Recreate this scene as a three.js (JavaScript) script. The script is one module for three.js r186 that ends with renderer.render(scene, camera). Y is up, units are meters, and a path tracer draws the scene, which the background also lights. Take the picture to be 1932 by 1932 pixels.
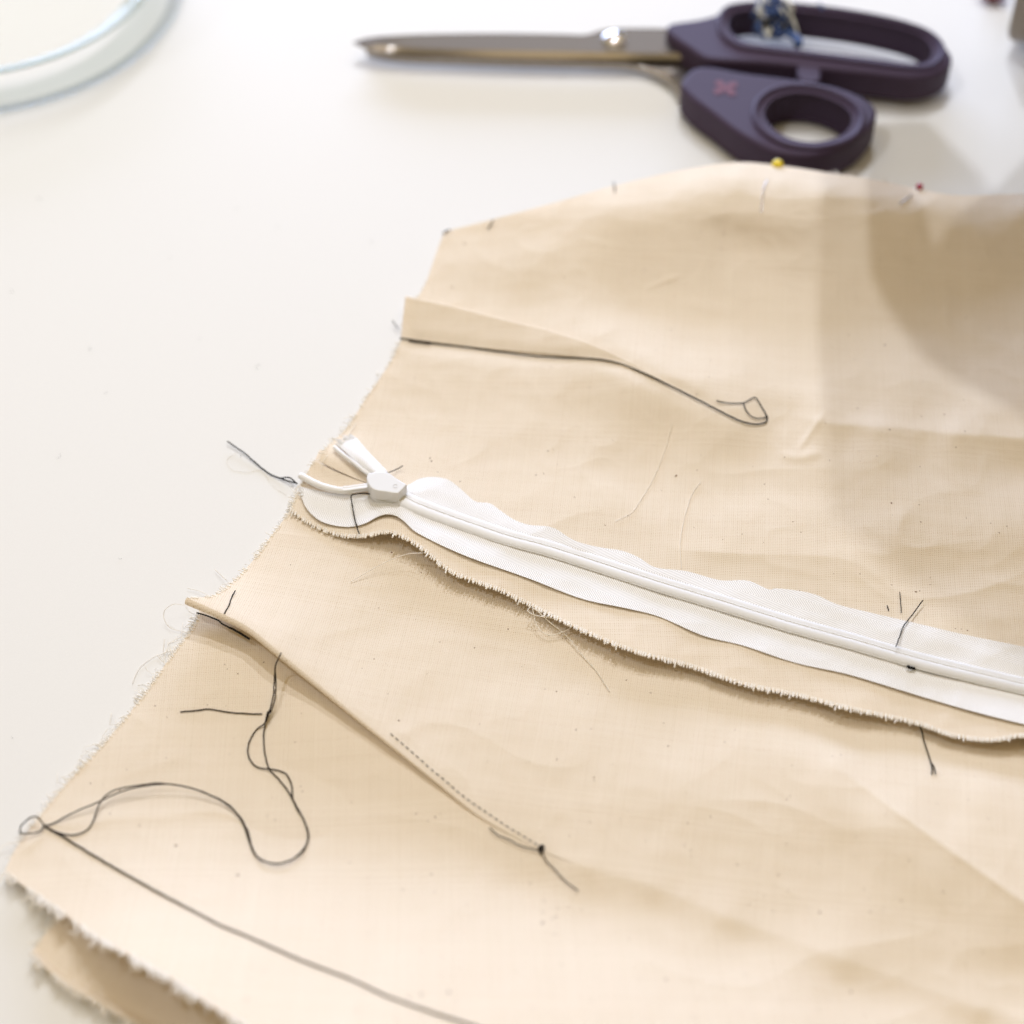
import * as THREE from 'three';
import { mergeGeometries } from 'three/addons/utils/BufferGeometryUtils.js';
import { ImprovedNoise } from 'three/addons/math/ImprovedNoise.js';
import { RoundedBoxGeometry } from 'three/addons/geometries/RoundedBoxGeometry.js';
import { RectAreaLightUniformsLib } from 'three/addons/lights/RectAreaLightUniformsLib.js';

// ---------------------------------------------------------------- camera, light, exposure
const CAM_H = 0.446, PITCH = 48 * Math.PI / 180, FPX = 966 / Math.tan(15 * Math.PI / 180);
const scene = new THREE.Scene();
scene.background = new THREE.Color().setRGB(0.31, 0.25, 0.155);      // dim walls of the room, seen only in reflections
const camera = new THREE.PerspectiveCamera(30, 1, 0.02, 30);
camera.position.set(0, CAM_H, 0);
camera.rotation.x = -PITCH;
camera.focus = 0.575;
camera.userData.fStop = 5.8;
scene.add(camera);

const renderer = new THREE.WebGLRenderer({ antialias: true });
renderer.toneMapping = THREE.LinearToneMapping;
renderer.toneMappingExposure = 1.03;
renderer.shadowMap.enabled = true;
RectAreaLightUniformsLib.init();

// cool daylight through a window behind the table
const windowLight = new THREE.RectAreaLight(new THREE.Color(0.64, 0.79, 1.20), 18.0, 1.9, 0.5);
windowLight.position.set(-0.25, 0.43, -2.6); windowLight.lookAt(0.05, 0, -0.5); scene.add(windowLight);
// warm light thrown back by the ceiling
const ceilingLight = new THREE.RectAreaLight(new THREE.Color(1.0, 0.77, 0.41), 0.58, 3.2, 3.0);
ceilingLight.position.set(0.1, 2.3, -0.5); ceilingLight.lookAt(0.1, 0, -0.5); scene.add(ceilingLight);
const LAMPS = [            // ceiling spots: position, candela
  [[-0.05, 1.62, -1.05], 2.15],
  [[0.16, 1.62, -1.44], 2.5],
  [[-0.75, 1.60, -0.20], 1.5],
];
const LAMP_COLOR = new THREE.Color(0.93, 0.985, 1.13);

// ---------------------------------------------------------------- helpers
let seed = 12345;
const rnd = () => { seed = (seed * 1664525 + 1013904223) >>> 0; return seed / 4294967296; };
const rr = (a, b) => a + (b - a) * rnd();
const V = (x, y, z) => new THREE.Vector3(x, y, z);
const cp = Math.cos(PITCH), sp = Math.sin(PITCH);
// point at height h (m) that lies in the direction of photo position (px, py) on a 1932-pixel picture
function P(px, py, h = 0) {
  const a = (px - 966) / FPX, t = (py - 966) / FPX;
  const d = (CAM_H - h) / (sp + t * cp);
  return V(a * d, h, -(cp - t * sp) * d);
}
// photo readings were taken on enlarged crops: each converter maps crop pixels to the 1932 frame
const zA = (x, y) => [283 + x / 3.413, 1037.7 + y / 3.413];
const zB = (x, y) => [x / 2.926, 1320.8 + y / 2.926];
const zC = (x, y) => [566 + x / 2.926, 1226.4 + y / 2.926];
const zD = (x, y) => [1415 + x / 3.413, 943.4 + y / 3.413];
const zE = (x, y) => [528.3 + x / 5.12, 773.6 + y / 5.12];
const zF = (x, y) => [377.4 + x / 2.926, 754.7 + y / 2.926];
const zG = (x, y) => [943.4 + x / 3.413, 849 + y / 3.413];
const z8 = (x, y) => [735.8 + x / 2.497, 603.8 + y / 2.497];
const zH = (x, y) => [1226.4 + x / 2.738, y / 2.738];
const conv = (f, list) => list.map(([x, y]) => f(x, y));

const used = {};
const numbered = (n) => { used[n] = (used[n] ?? -1) + 1; return used[n] ? `${n}_${String(used[n]).padStart(3, '0')}` : n; };
function tag(o, label, category, group, kind) {
  if (label) o.userData.label = label;
  if (category) o.userData.category = category;
  if (group) o.userData.group = group;
  if (kind) o.userData.kind = kind;
  return o;
}
function mesh(name, geo, mat, parent = scene) {
  const m = new THREE.Mesh(geo, mat);
  m.name = parent === scene ? numbered(name) : name;
  m.castShadow = m.receiveShadow = true;
  parent.add(m); return m;
}
function thing(name, label, category, group) {
  const g = new THREE.Group(); g.name = numbered(name); scene.add(g);
  return tag(g, label, category, group);
}
const smooth = (e0, e1, x) => { const t = Math.min(1, Math.max(0, (x - e0) / (e1 - e0))); return t * t * (3 - 2 * t); };
const noise = new ImprovedNoise();
const n2 = (x, y, s = 0) => noise.noise(x, y, s * 7.13 + 0.37);

// thin-plate spline through scattered heights (mm) given at photo positions
function tps(pts) {
  const S = 1 / 500, n = pts.length, N = n + 3;
  const U = (r2) => (r2 > 1e-12 ? r2 * Math.log(r2) : 0);
  const A = Array.from({ length: N }, () => new Float64Array(N + 1));
  for (let i = 0; i < n; i++) {
    for (let j = 0; j < n; j++) { const dx = (pts[i][0] - pts[j][0]) * S, dy = (pts[i][1] - pts[j][1]) * S; A[i][j] = U(dx * dx + dy * dy); }
    A[i][i] += 0.004;
    A[i][n] = A[n][i] = 1; A[i][n + 1] = A[n + 1][i] = pts[i][0] * S; A[i][n + 2] = A[n + 2][i] = pts[i][1] * S; A[i][N] = pts[i][2];
  }
  for (let c = 0; c < N; c++) {
    let p = c; for (let r = c + 1; r < N; r++) if (Math.abs(A[r][c]) > Math.abs(A[p][c])) p = r;
    [A[c], A[p]] = [A[p], A[c]];
    for (let r = 0; r < N; r++) if (r !== c) { const f = A[r][c] / A[c][c]; if (f) for (let k = c; k <= N; k++) A[r][k] -= f * A[c][k]; }
  }
  const w = A.map((row, i) => row[N] / row[i]);
  return (x, y) => {
    let s = w[n] + w[n + 1] * x * S + w[n + 2] * y * S;
    for (let i = 0; i < n; i++) { const dx = (x - pts[i][0]) * S, dy = (y - pts[i][1]) * S; s += w[i] * U(dx * dx + dy * dy); }
    return s;
  };
}
// a smooth photo-space curve sampled evenly
function curve(pts, n) {
  const c = new THREE.CatmullRomCurve3(pts.map(([x, y, h = 0]) => V(x, y, h)), false, 'centripetal');
  c.arcLengthDivisions = 600;
  return c.getSpacedPoints(n);
}
// distance to a photo-space polyline, with place along it (0..1) and side
function nearLine(line, x, y) {
  let best = 1e9, at = 0, side = 1;
  for (let i = 0; i + 1 < line.length; i++) {
    const a = line[i], b = line[i + 1], dx = b.x - a.x, dy = b.y - a.y, L = dx * dx + dy * dy;
    const t = Math.min(1, Math.max(0, ((x - a.x) * dx + (y - a.y) * dy) / L));
    const ex = x - a.x - t * dx, ey = y - a.y - t * dy, d = Math.hypot(ex, ey);
    if (d < best) { best = d; at = (i + t) / (line.length - 1); side = Math.sign(dx * ey - dy * ex) || 1; }
  }
  return [best, at, side];
}
function gridGeo(rows, tile, angle, flip) {       // rows: array of arrays of Vector3
  const nv = rows.length, nu = rows[0].length, pos = [], uv = [], idx = [];
  const ca = Math.cos(angle), sa = Math.sin(angle);
  for (const r of rows) for (const p of r) { pos.push(p.x, p.y, p.z); uv.push((p.x * ca + p.z * sa) / tile, (-p.x * sa + p.z * ca) / tile); }
  for (let j = 0; j + 1 < nv; j++) for (let i = 0; i + 1 < nu; i++) {
    const a = j * nu + i, b = a + 1, c = a + nu, d = c + 1;
    if (flip) idx.push(a, b, c, b, d, c); else idx.push(a, c, b, b, c, d);
  }
  const g = new THREE.BufferGeometry();
  g.setAttribute('position', new THREE.Float32BufferAttribute(pos, 3));
  g.setAttribute('uv', new THREE.Float32BufferAttribute(uv, 2));
  g.setIndex(idx); g.computeVertexNormals();
  return g;
}
// a sheet with thickness: upper face, lower face and the cut edges all round
function sheet(rows, thick, tile, angle) {
  const top = gridGeo(rows, tile, angle), nrm = top.attributes.normal, nu = rows[0].length;
  const low = rows.map((r, j) => r.map((p, i) => { const k = j * nu + i; return V(p.x - nrm.getX(k) * thick, p.y - nrm.getY(k) * thick, p.z - nrm.getZ(k) * thick); }));
  const bot = gridGeo(low, tile, angle, true);
  const L = rows.length - 1, walls = [
    gridGeo([low[0], rows[0]], tile, angle), gridGeo([rows[L], low[L]], tile, angle),
    gridGeo([rows.map((r) => r[0]), low.map((r) => r[0])], tile, angle), gridGeo([low.map((r) => r[nu - 1]), rows.map((r) => r[nu - 1])], tile, angle)];
  return mergeGeometries([top, bot, ...walls]);
}
// four boundary curves (photo space) filled as a Coons patch, heights in mm from h(x, y, u, v)
function coons({ top, bottom, left, right }, nu, nv, h) {
  const T = curve(top, nu), B = curve(bottom, nu), L = curve(left, nv), R = curve(right, nv), rows = [];
  for (let j = 0; j <= nv; j++) {
    const v = j / nv, row = [];
    for (let i = 0; i <= nu; i++) {
      const u = i / nu;
      const f = (k) => (1 - v) * T[i][k] + v * B[i][k] + (1 - u) * L[j][k] + u * R[j][k]
        - ((1 - u) * (1 - v) * T[0][k] + u * (1 - v) * T[nu][k] + (1 - u) * v * B[0][k] + u * v * B[nu][k]);
      const x = f('x'), y = f('y');
      row.push(P(x, y, h(x, y, u, v) / 1000));
    }
    rows.push(row);
  }
  return rows;
}
function tube(points, r, radial = 6, per = 4) {
  const c = new THREE.CatmullRomCurve3(points, false, 'centripetal');
  return new THREE.TubeGeometry(c, Math.max(3, Math.round((points.length - 1) * per)), r, radial, false);
}
function capped(points, r, radial = 6, per = 4) {
  const list = [tube(points, r, radial, per)];
  for (const p of [points[0], points[points.length - 1]]) { const s = new THREE.SphereGeometry(r, radial, 4); s.translate(p.x, p.y, p.z); list.push(s); }
  return mergeGeometries(list);
}
function dataTex(n, fill, srgb) {
  const d = new Uint8Array(n * n * 4); fill(d);
  const t = new THREE.DataTexture(d, n, n, THREE.RGBAFormat);
  t.wrapS = t.wrapT = THREE.RepeatWrapping; t.magFilter = THREE.LinearFilter; t.minFilter = THREE.LinearMipmapLinearFilter; t.generateMipmaps = true;
  if (srgb) t.colorSpace = THREE.SRGBColorSpace;
  t.needsUpdate = true; return t;
}

// ---------------------------------------------------------------- materials
const THREADS = 128, PITCHM = 0.00064, CLOTH_TILE = THREADS * PITCHM;
function weave(n) {
  const warp = [], weft = [];
  for (let i = 0; i < THREADS; i++) { warp.push([rr(-1, 1), rr(-0.05, 0.05), rr(0.92, 1.05)]); weft.push([rr(-1, 1), rr(-0.06, 0.06), rr(0.88, 1.08)]); }
  const slub = new Float32Array(THREADS * 8);
  for (let k = 0; k < 260; k++) { const i = Math.floor(rnd() * THREADS), s = Math.floor(rnd() * 8); slub[i * 8 + s] = rr(-1, 1); }
  const H = new Float32Array(n * n), C = new Float32Array(n * n), q = n / THREADS;
  for (let y = 0; y < n; y++) for (let x = 0; x < n; x++) {
    const fx = x / q, fy = y / q, i = Math.floor(fx) % THREADS, j = Math.floor(fy) % THREADS;
    const ux = fx - Math.floor(fx) - 0.5 - warp[i][1], uy = fy - Math.floor(fy) - 0.5 - weft[j][1];
    const over = (i + j) & 1;
    const a = Math.sqrt(Math.max(0, 1 - (ux / (0.47 * warp[i][2])) ** 2)) * (over ? 1 : 0.62 - 0.4 * (0.25 - uy * uy));
    const b = Math.sqrt(Math.max(0, 1 - (uy / (0.47 * weft[j][2])) ** 2)) * (over ? 0.62 - 0.4 * (0.25 - ux * ux) : 1);
    const hgt = Math.max(a, b), t = a > b ? warp[i][0] : weft[j][0];
    const sl = a > b ? slub[i * 8 + Math.floor(fy / 16) % 8] : slub[j * 8 + Math.floor(fx / 16) % 8];
    H[y * n + x] = hgt; C[y * n + x] = 0.97 + 0.006 * t + 0.006 * sl - 0.52 * (1 - smooth(0.1, 0.62, hgt));
  }
  return [H, C];
}
const [wH, wC] = weave(2048);
const clothMap = dataTex(2048, (d) => { for (let i = 0; i < wC.length; i++) { const c = Math.min(1, wC[i]), e = 1 - c; d[i * 4] = 255 * Math.pow(1 - e * 0.8, 0.62); d[i * 4 + 1] = 255 * Math.pow(1 - e * 1.05, 0.62); d[i * 4 + 2] = 255 * Math.pow(Math.max(0, 1 - e * 1.45), 0.62); d[i * 4 + 3] = 255; } }, true);
const clothBump = dataTex(2048, (d) => { for (let i = 0; i < wH.length; i++) { d[i * 4] = d[i * 4 + 1] = d[i * 4 + 2] = 255 * wH[i]; d[i * 4 + 3] = 255; } });
const calico = new THREE.MeshPhysicalMaterial({ name: 'calico', color: new THREE.Color().setRGB(0.965, 0.87, 0.725), map: clothMap, bumpMap: clothBump, bumpScale: 0.00005, roughness: 1.0, specularIntensity: 0.15, sheen: 0.15, sheenRoughness: 0.6, sheenColor: new THREE.Color(1, 0.97, 0.92), transmission: 0.22, thickness: 0, side: THREE.DoubleSide });
const fibre = new THREE.MeshPhysicalMaterial({ name: 'cotton fibre', color: new THREE.Color().setRGB(0.975, 0.93, 0.84), roughness: 1, specularIntensity: 0.2, transmission: 0.3, thickness: 0 });
// herringbone tape
const TAPE_TILE = 0.0066;
const herring = (d, colour) => {
  const n = 512;
  for (let y = 0; y < n; y++) for (let x = 0; x < n; x++) {
    const band = y / n * 2, up = Math.floor(band) % 2 ? -1 : 1, f = band - Math.floor(band);
    const s = (x / n * 8 + up * f * 4 + 64) % 1, ridge = Math.sin(s * Math.PI);
    const cross = 0.5 + 0.5 * Math.sin((x / n * 32) * Math.PI * 2);
    const k = (y * n + x) * 4, v = colour ? 206 + 49 * ridge : 255 * (0.8 * ridge + 0.2 * cross);
    d[k] = d[k + 1] = d[k + 2] = v; d[k + 3] = 255;
  }
};
const tapeMat = new THREE.MeshPhysicalMaterial({ name: 'zip tape', color: new THREE.Color().setRGB(0.97, 0.955, 0.925), map: dataTex(512, (d) => herring(d, true), true), bumpMap: dataTex(512, (d) => herring(d, false)), bumpScale: 0.0001, roughness: 0.75, sheen: 0.3, sheenRoughness: 0.4, side: THREE.DoubleSide });
const rib = dataTex(64, (d) => { for (let y = 0; y < 64; y++) for (let x = 0; x < 64; x++) { const k = (y * 64 + x) * 4, v = 255 * Math.abs(Math.sin((x / 64 + y / 64) * Math.PI)); d[k] = d[k + 1] = d[k + 2] = v; d[k + 3] = 255; } });
rib.repeat.set(420, 3);
const rollMat = new THREE.MeshPhysicalMaterial({ name: 'zip roll', color: new THREE.Color().setRGB(0.84, 0.835, 0.82), roughness: 0.6, sheen: 0.2, bumpMap: rib, bumpScale: 0.00004 });
const cordMat = new THREE.MeshPhysicalMaterial({ name: 'zip cord', color: new THREE.Color().setRGB(0.84, 0.835, 0.82), roughness: 0.6, sheen: 0.2 });
const sliderMat = new THREE.MeshPhysicalMaterial({ name: 'slider enamel', color: new THREE.Color().setRGB(0.72, 0.72, 0.71), roughness: 0.38, clearcoat: 0.25, clearcoatRoughness: 0.3 });
const blackThread = new THREE.MeshPhysicalMaterial({ name: 'black thread', color: new THREE.Color().setRGB(0.010, 0.009, 0.009), roughness: 0.9, specularIntensity: 0.3 });
const brownThread = new THREE.MeshPhysicalMaterial({ name: 'dark thread', color: new THREE.Color().setRGB(0.022, 0.015, 0.011), roughness: 0.9, specularIntensity: 0.3 });
const greyThread = new THREE.MeshPhysicalMaterial({ name: 'grey thread', color: new THREE.Color().setRGB(0.028, 0.029, 0.030), roughness: 0.9, specularIntensity: 0.3 });
const fleckMat = new THREE.MeshStandardMaterial({ name: 'cotton seed fleck', color: new THREE.Color().setRGB(0.17, 0.085, 0.035), roughness: 1 });
const tableTex = dataTex(512, (d) => { for (let i = 0; i < 512 * 512; i++) { const v = 246 + 7 * rnd(); d[i * 4] = d[i * 4 + 1] = d[i * 4 + 2] = v; d[i * 4 + 3] = 255; } }, true);
const tableMat = new THREE.MeshPhysicalMaterial({ name: 'white laminate', color: new THREE.Color().setRGB(0.795, 0.785, 0.745), map: tableTex, roughness: 0.6, specularIntensity: 0.35 });
const steel = new THREE.MeshPhysicalMaterial({ name: 'brushed steel', color: new THREE.Color().setRGB(0.40, 0.365, 0.33), metalness: 1, roughness: 0.25 });
const chrome = new THREE.MeshStandardMaterial({ name: 'polished steel', color: new THREE.Color().setRGB(0.72, 0.70, 0.68), metalness: 1, roughness: 0.12 });
const plum = new THREE.MeshPhysicalMaterial({ name: 'plum grip', color: new THREE.Color().setRGB(0.055, 0.034, 0.064), roughness: 0.6, specularIntensity: 0.5 });
const redPrint = new THREE.MeshStandardMaterial({ name: 'red print', color: new THREE.Color().setRGB(0.13, 0.012, 0.028), roughness: 0.5 });

// ---------------------------------------------------------------- table
{
  const g = new RoundedBoxGeometry(2.0, 0.03, 1.5, 3, 0.004); g.translate(0.1, -0.015, -0.75);
  const uv = g.attributes.uv, p = g.attributes.position;
  for (let i = 0; i < uv.count; i++) uv.setXY(i, p.getX(i) / 0.05, p.getZ(i) / 0.05);
  tag(mesh('table_top', g, tableMat), 'plain white laminate table top under everything', 'table', null, 'structure');
}

// ---------------------------------------------------------------- lamps of the room (all above the picture)
for (const [pos, cd] of LAMPS) {
  const g = thing('ceiling_spot_lamp', 'small white ceiling spot lamp shining down on the table', 'lamp', 'ceiling spot lamps above the table');
  g.position.set(...pos);
  const can = new THREE.LatheGeometry([[0.0, 0.075], [0.034, 0.075], [0.036, 0.072], [0.036, 0.004], [0.033, 0.004], [0.033, 0.010], [0, 0.010]].map(([x, y]) => new THREE.Vector2(x, y)), 32);
  mesh('housing', can, new THREE.MeshStandardMaterial({ color: new THREE.Color().setRGB(0.7, 0.7, 0.7), roughness: 0.4, side: THREE.DoubleSide }), g);
  const disc = new THREE.CircleGeometry(0.030, 32); disc.rotateX(Math.PI / 2); disc.translate(0, 0.006, 0);
  mesh('lens', disc, new THREE.MeshStandardMaterial({ color: 0xffffff, emissive: LAMP_COLOR, emissiveIntensity: 6 }), g);
  const l = new THREE.SpotLight(LAMP_COLOR, cd, 0, 1.2, 0.5, 2);
  l.position.set(0, -0.03, 0); l.target.position.set(-pos[0] * 0.0, -1.62, 0); l.castShadow = true; l.shadow.radius = 1.2; l.shadow.mapSize.set(2048, 2048);
  g.add(l); g.add(l.target);
}

// ---------------------------------------------------------------- cloth heights (mm), read at photo positions
const hTopRaw = tps([
  [838, 437, 3], [925, 415, 6], [1160, 350, 10], [1300, 318, 12], [1390, 306, 13], [1470, 312, 13], [1560, 325, 12.5], [1740, 358, 11], [1932, 366, 10], [2100, 370, 10],
  [1160, 385, 12.2], [1300, 350, 15.3], [1390, 337, 16.8], [1470, 343, 17], [1560, 356, 16.2], [1740, 386, 13.4], [1932, 394, 12], [1200, 420, 12], [1390, 385, 15], [1560, 400, 14], [1750, 425, 11.5], [1932, 430, 10.4],
  [850, 490, 3], [1000, 500, 5.5], [1200, 480, 7.5], [1400, 470, 8.2], [1560, 490, 7.5], [1750, 500, 7], [1932, 500, 6.5],
  [1000, 570, 3], [1200, 580, 3.2], [1400, 590, 3.5], [1560, 610, 3.6], [1750, 620, 4.0], [1932, 620, 4.2], [900, 560, 2.2], [820, 540, 1.6],
  [757, 640, 2.2], [860, 652, 2.4], [940, 660, 3.2], [1060, 671, 5.2], [1130, 679, 7.0], [1200, 700, 8.6], [1256, 724, 9.4], [1336, 764, 9.4], [1397, 794, 8.2], [1447, 794, 7.0],
  [1300, 660, 5.8], [1500, 700, 6.0], [1500, 790, 7.2], [1700, 720, 6.5],
  [740, 690, 1.5], [690, 760, 1.4], [650, 820, 1.6], [820, 730, 1.6], [800, 820, 1.8], [950, 760, 2.4], [1100, 780, 3.6], [1250, 820, 4.2], [1380, 860, 5.0],
  [1540, 795, 8.5], [1650, 812, 9.2], [1800, 822, 9.5], [1932, 830, 9.5], [2100, 835, 9], [1600, 850, 7.2], [1750, 862, 7.0], [1932, 868, 6.8], [1640, 762, 6.2], [1800, 765, 6.6],
  [900, 880, 2.4], [1050, 900, 3.2], [1200, 950, 4.2], [1350, 980, 5.2], [1500, 960, 7.4], [1700, 980, 8.0], [1932, 980, 8.6], [1600, 1060, 6.2], [1800, 1100, 6.5], [1932, 1120, 6.8],
  [610, 852, 6.0], [601, 869, 4.8], [650, 870, 5.6], [640, 890, 4.6], [588, 878, 4.2], [620, 905, 3.4], [560, 930, 2.4], [548, 962, 2.0], [680, 910, 3.4],
  [740, 930, 4.2], [850, 965, 4.2], [980, 1010, 4.4], [1200, 1090, 4.8], [1400, 1155, 5.0], [1600, 1215, 5.2], [1800, 1275, 5.4], [1932, 1310, 5.6], [2100, 1350, 5.6],
  [640, 1010, 2.5], [680, 1010, 3.2], [735, 1003, 6.6], [800, 1040, 6.8], [850, 1078, 6.0], [940, 1110, 5.6], [1000, 1140, 5.0], [1100, 1190, 6.0], [1200, 1230, 6.4], [1300, 1255, 5.4], [1400, 1290, 5.6], [1500, 1310, 5.8], [1600, 1335, 5.6], [1735, 1365, 4.8], [1870, 1395, 6.8], [1932, 1388, 7.0], [2100, 1400, 7],
]);
const hLowRaw = tps([
  [600, 850, 0.6], [560, 935, 0.8], [545, 965, 1.2], [470, 1070, 1.4], [640, 1050, 1.3], [800, 1080, 1.2], [1000, 1180, 1.2], [1200, 1270, 1.3], [1400, 1340, 1.4], [1600, 1390, 1.8], [1750, 1410, 2.0], [1932, 1430, 1.8], [2100, 1440, 1.8],
  [900, 1000, 0.7], [1300, 1150, 0.7], [1700, 1280, 0.8],
  [600, 1150, 2.4], [750, 1230, 3.0], [900, 1280, 3.0], [1000, 1380, 3.9], [1200, 1400, 4.2], [1100, 1480, 4.4], [1300, 1470, 5.0],
  [430, 1170, 2.0], [530, 1235, 2.6], [740, 1405, 3.0], [900, 1535, 3.0], [1020, 1605, 3.0],
  [1480, 1420, 5.2], [1573, 1450, 7.2], [1701, 1540, 9.0], [1800, 1610, 9.6], [1932, 1705, 10.5], [2100, 1800, 11],
  [1650, 1440, 4.2], [1800, 1530, 6.8], [1767, 1463, 4.6], [1847, 1500, 7.2], [1932, 1584, 9.2],
  [1500, 1500, 6.2], [1600, 1600, 6.0], [1780, 1730, 6.2], [1932, 1820, 6.8], [1400, 1590, 4.6], [1250, 1560, 4.0], [1550, 1720, 4.4], [1750, 1800, 5.4],
  [1100, 1632, 3.4], [1226, 1671, 4.2], [1372, 1730, 5.0], [1592, 1810, 5.6], [1847, 1901, 6.6], [2100, 2000, 7.5],
  [1250, 1715, 3.6], [1400, 1778, 4.3], [1600, 1858, 5.0], [1850, 1950, 6.0],
  [390, 1165, 1.0], [330, 1230, 0.9], [200, 1400, 0.9], [75, 1540, 1.6], [8, 1645, 3.0], [60, 1680, 5], [500, 1350, 1.0], [300, 1450, 1.2], [700, 1480, 1.2], [850, 1590, 1.2], [1000, 1660, 1.4], [1120, 1715, 2.2],
  [300, 1690, 9], [150, 1765, 12], [250, 1805, 21], [400, 1900, 31], [470, 1945, 33], [500, 1650, 3.4], [700, 1720, 5.5], [800, 1830, 14], [950, 1770, 7], [1000, 1880, 15], [1200, 1880, 12], [1500, 1940, 11],
  [600, 1870, 22], [700, 2000, 32], [1000, 2050, 27], [1400, 2050, 20], [1900, 2050, 14], [2150, 2150, 12],
]);
function wrinkle(x, y, amp, s) {      // small slack and puckers of the cloth, laid out on the table in metres
  const p = P(x, y, 0), X = p.x, Z = p.z;
  const wx = X + 0.012 * n2(X * 22, Z * 22, s + 3), wz = Z + 0.012 * n2(X * 22, Z * 22, s + 4);
  const r1 = 1 - Math.abs(n2(wx * 26 + wz * 9, wz * 34 - wx * 6, s)), r2 = 1 - Math.abs(n2(wx * 70, wz * 55, s + 1));
  return amp * (0.9 * n2(wx * 30, wz * 38, s + 2) + 0.4 * (r1 * r1 * r1 - 0.4) + 0.16 * (r2 * r2 * r2 * r2 - 0.3) + 0.10 * n2(X * 160, Z * 160, s + 5));
}
const seam1 = curve(conv(z8, [[50, 85], [185, 107], [380, 130], [700, 170], [980, 185], [1080, 205], [1300, 300], [1500, 400], [1650, 475], [1730, 490]]), 60);
const crease1 = curve([[1500, 786], [1560, 797], [1680, 806], [1800, 818], [1960, 828], [2100, 832]], 40);
const creases = [[[[1212, 548], [1240, 536], [1290, 518]], 0.35, 5], [[[1500, 858], [1530, 815], [1562, 768]], 0.4, 6], [[[1460, 850], [1500, 862], [1560, 850]], 0.5, 10], [[[1290, 560], [1330, 580], [1390, 588]], 0.4, 12]].map(([l, a, w]) => [curve(l, 12), a, w]);
const hTop = (x, y) => {
  let h = hTopRaw(x, y) * (1 + 0.22 * smooth(840, 620, y) * smooth(820, 1100, x)) + wrinkle(x, y, 1.0 * smooth(560, 760, x), 1);
  const [d1, a1] = nearLine(seam1, x, y); h -= 0.9 * Math.exp(-((d1 / 16) ** 2)) * smooth(1, 0.8, a1) * smooth(0, 0.05, a1);
  const [d2, a2] = nearLine(crease1, x, y); h += 0.8 * Math.exp(-((d2 / 17) ** 1.4)) * smooth(0, 0.15, a2);
  for (const [l, amp, w] of creases) { if (Math.abs(x - l[0].x) > 160 || Math.abs(y - l[0].y) > 160) continue; const [d, a] = nearLine(l, x, y); h += amp * Math.exp(-((d / w) ** 2)) * smooth(0, 0.3, a) * smooth(1, 0.7, a); }
  return Math.max(0.7, h);
};
const dart2 = [[352, 1128], [420, 1158], [470, 1184], [530, 1233], [600, 1290], [660, 1340], [740, 1405], [820, 1470], [900, 1535], [960, 1572], [1020, 1604], [1100, 1634], [1226, 1671], [1372, 1730], [1592, 1810], [1847, 1901], [2150, 2010]];
const dart2Line = curve(dart2, 160), DART_END = 0.405;
const lipH = (a) => 10.5 * Math.pow(Math.max(0, 1 - a / DART_END), 1.5);
const ridgeLine = curve([[1520, 1418], [1573, 1445], [1701, 1538], [1932, 1702], [2100, 1810]], 50);
const hLow = (x, y) => {
  let h = hLowRaw(x, y) + wrinkle(x, y, 0.9, 9);
  const [d, a] = nearLine(ridgeLine, x, y); h += 1.0 * Math.exp(-d / 14) * smooth(0, 0.3, a);
  return h;
};
const hC = (x, y) => {                              // panel between zip and lower dart: lifts to the dart's fold
  const [d, a, s] = nearLine(dart2Line, x, y);
  const up = lipH(a) * Math.exp(-((d / 75) ** 1.3)) + 0.5 * Math.exp(-((d / 30) ** 1.5)) * smooth(DART_END - 0.1, DART_END + 0.02, a);
  return Math.max(0.6, hLow(x, y) + up);
};
const hD = (x, y) => {
  const [d, a] = nearLine(dart2Line, x, y);
  return Math.max(0.5, hLow(x, y) + 0.5 * Math.exp(-((d / 30) ** 1.5)) * smooth(DART_END - 0.1, DART_END + 0.02, a));
};

// ---------------------------------------------------------------- the calico garment piece
const garment = thing('calico_garment_piece', 'cream unbleached calico garment piece with darts and frayed edges, lying on the table', 'fabric');
const TH = 0.0003, WANG = 0.10;
const zipMid = [[750, 926], [850, 962], [980, 1010], [1200, 1090], [1400, 1155], [1600, 1215], [1800, 1275], [1932, 1308], [2100, 1348]];
const rowsA = coons({
  top: [[838, 437], [925, 415], [1040, 384], [1160, 350], [1300, 318], [1390, 306], [1470, 312], [1560, 325], [1640, 337], [1740, 358], [1800, 368], [1932, 366], [2100, 372]],
  bottom: [[601, 869], [640, 889], [685, 908], ...zipMid],
  left: [[838, 437], [822, 480], [800, 540], [770, 590], [757, 640], [738, 680], [690, 752], [650, 812], [612, 848], [601, 869]],
  right: [[2100, 372], [2100, 700], [2100, 1000], [2100, 1348]],
}, 330, 240, hTop);
mesh('upper_panel', sheet(rowsA, TH, CLOTH_TILE, WANG), calico, garment);
const stripEdge = [[548, 962], [580, 985], [640, 1009], [680, 1012], [735, 1004], [770, 1018], [800, 1038], [850, 1078], [900, 1098], [940, 1112], [1000, 1141], [1100, 1190], [1200, 1230], [1300, 1256], [1400, 1290], [1500, 1311], [1600, 1336], [1735, 1366], [1800, 1388], [1870, 1396], [1932, 1388], [2100, 1402]];
const rowsE = coons({
  top: [[592, 869], [632, 889], [683, 909], ...zipMid.map(([x, y]) => [x, y + 3])],
  bottom: stripEdge,
  left: [[592, 869], [574, 902], [556, 940], [548, 962]],
  right: [[2100, 1351], [2100, 1375], [2100, 1402]],
}, 380, 30, (x, y) => Math.max(hTop(x, y), hC(x, y) + 0.7));
mesh('seam_allowance', sheet(rowsE, TH, CLOTH_TILE, WANG - 0.1), calico, garment);
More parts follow.
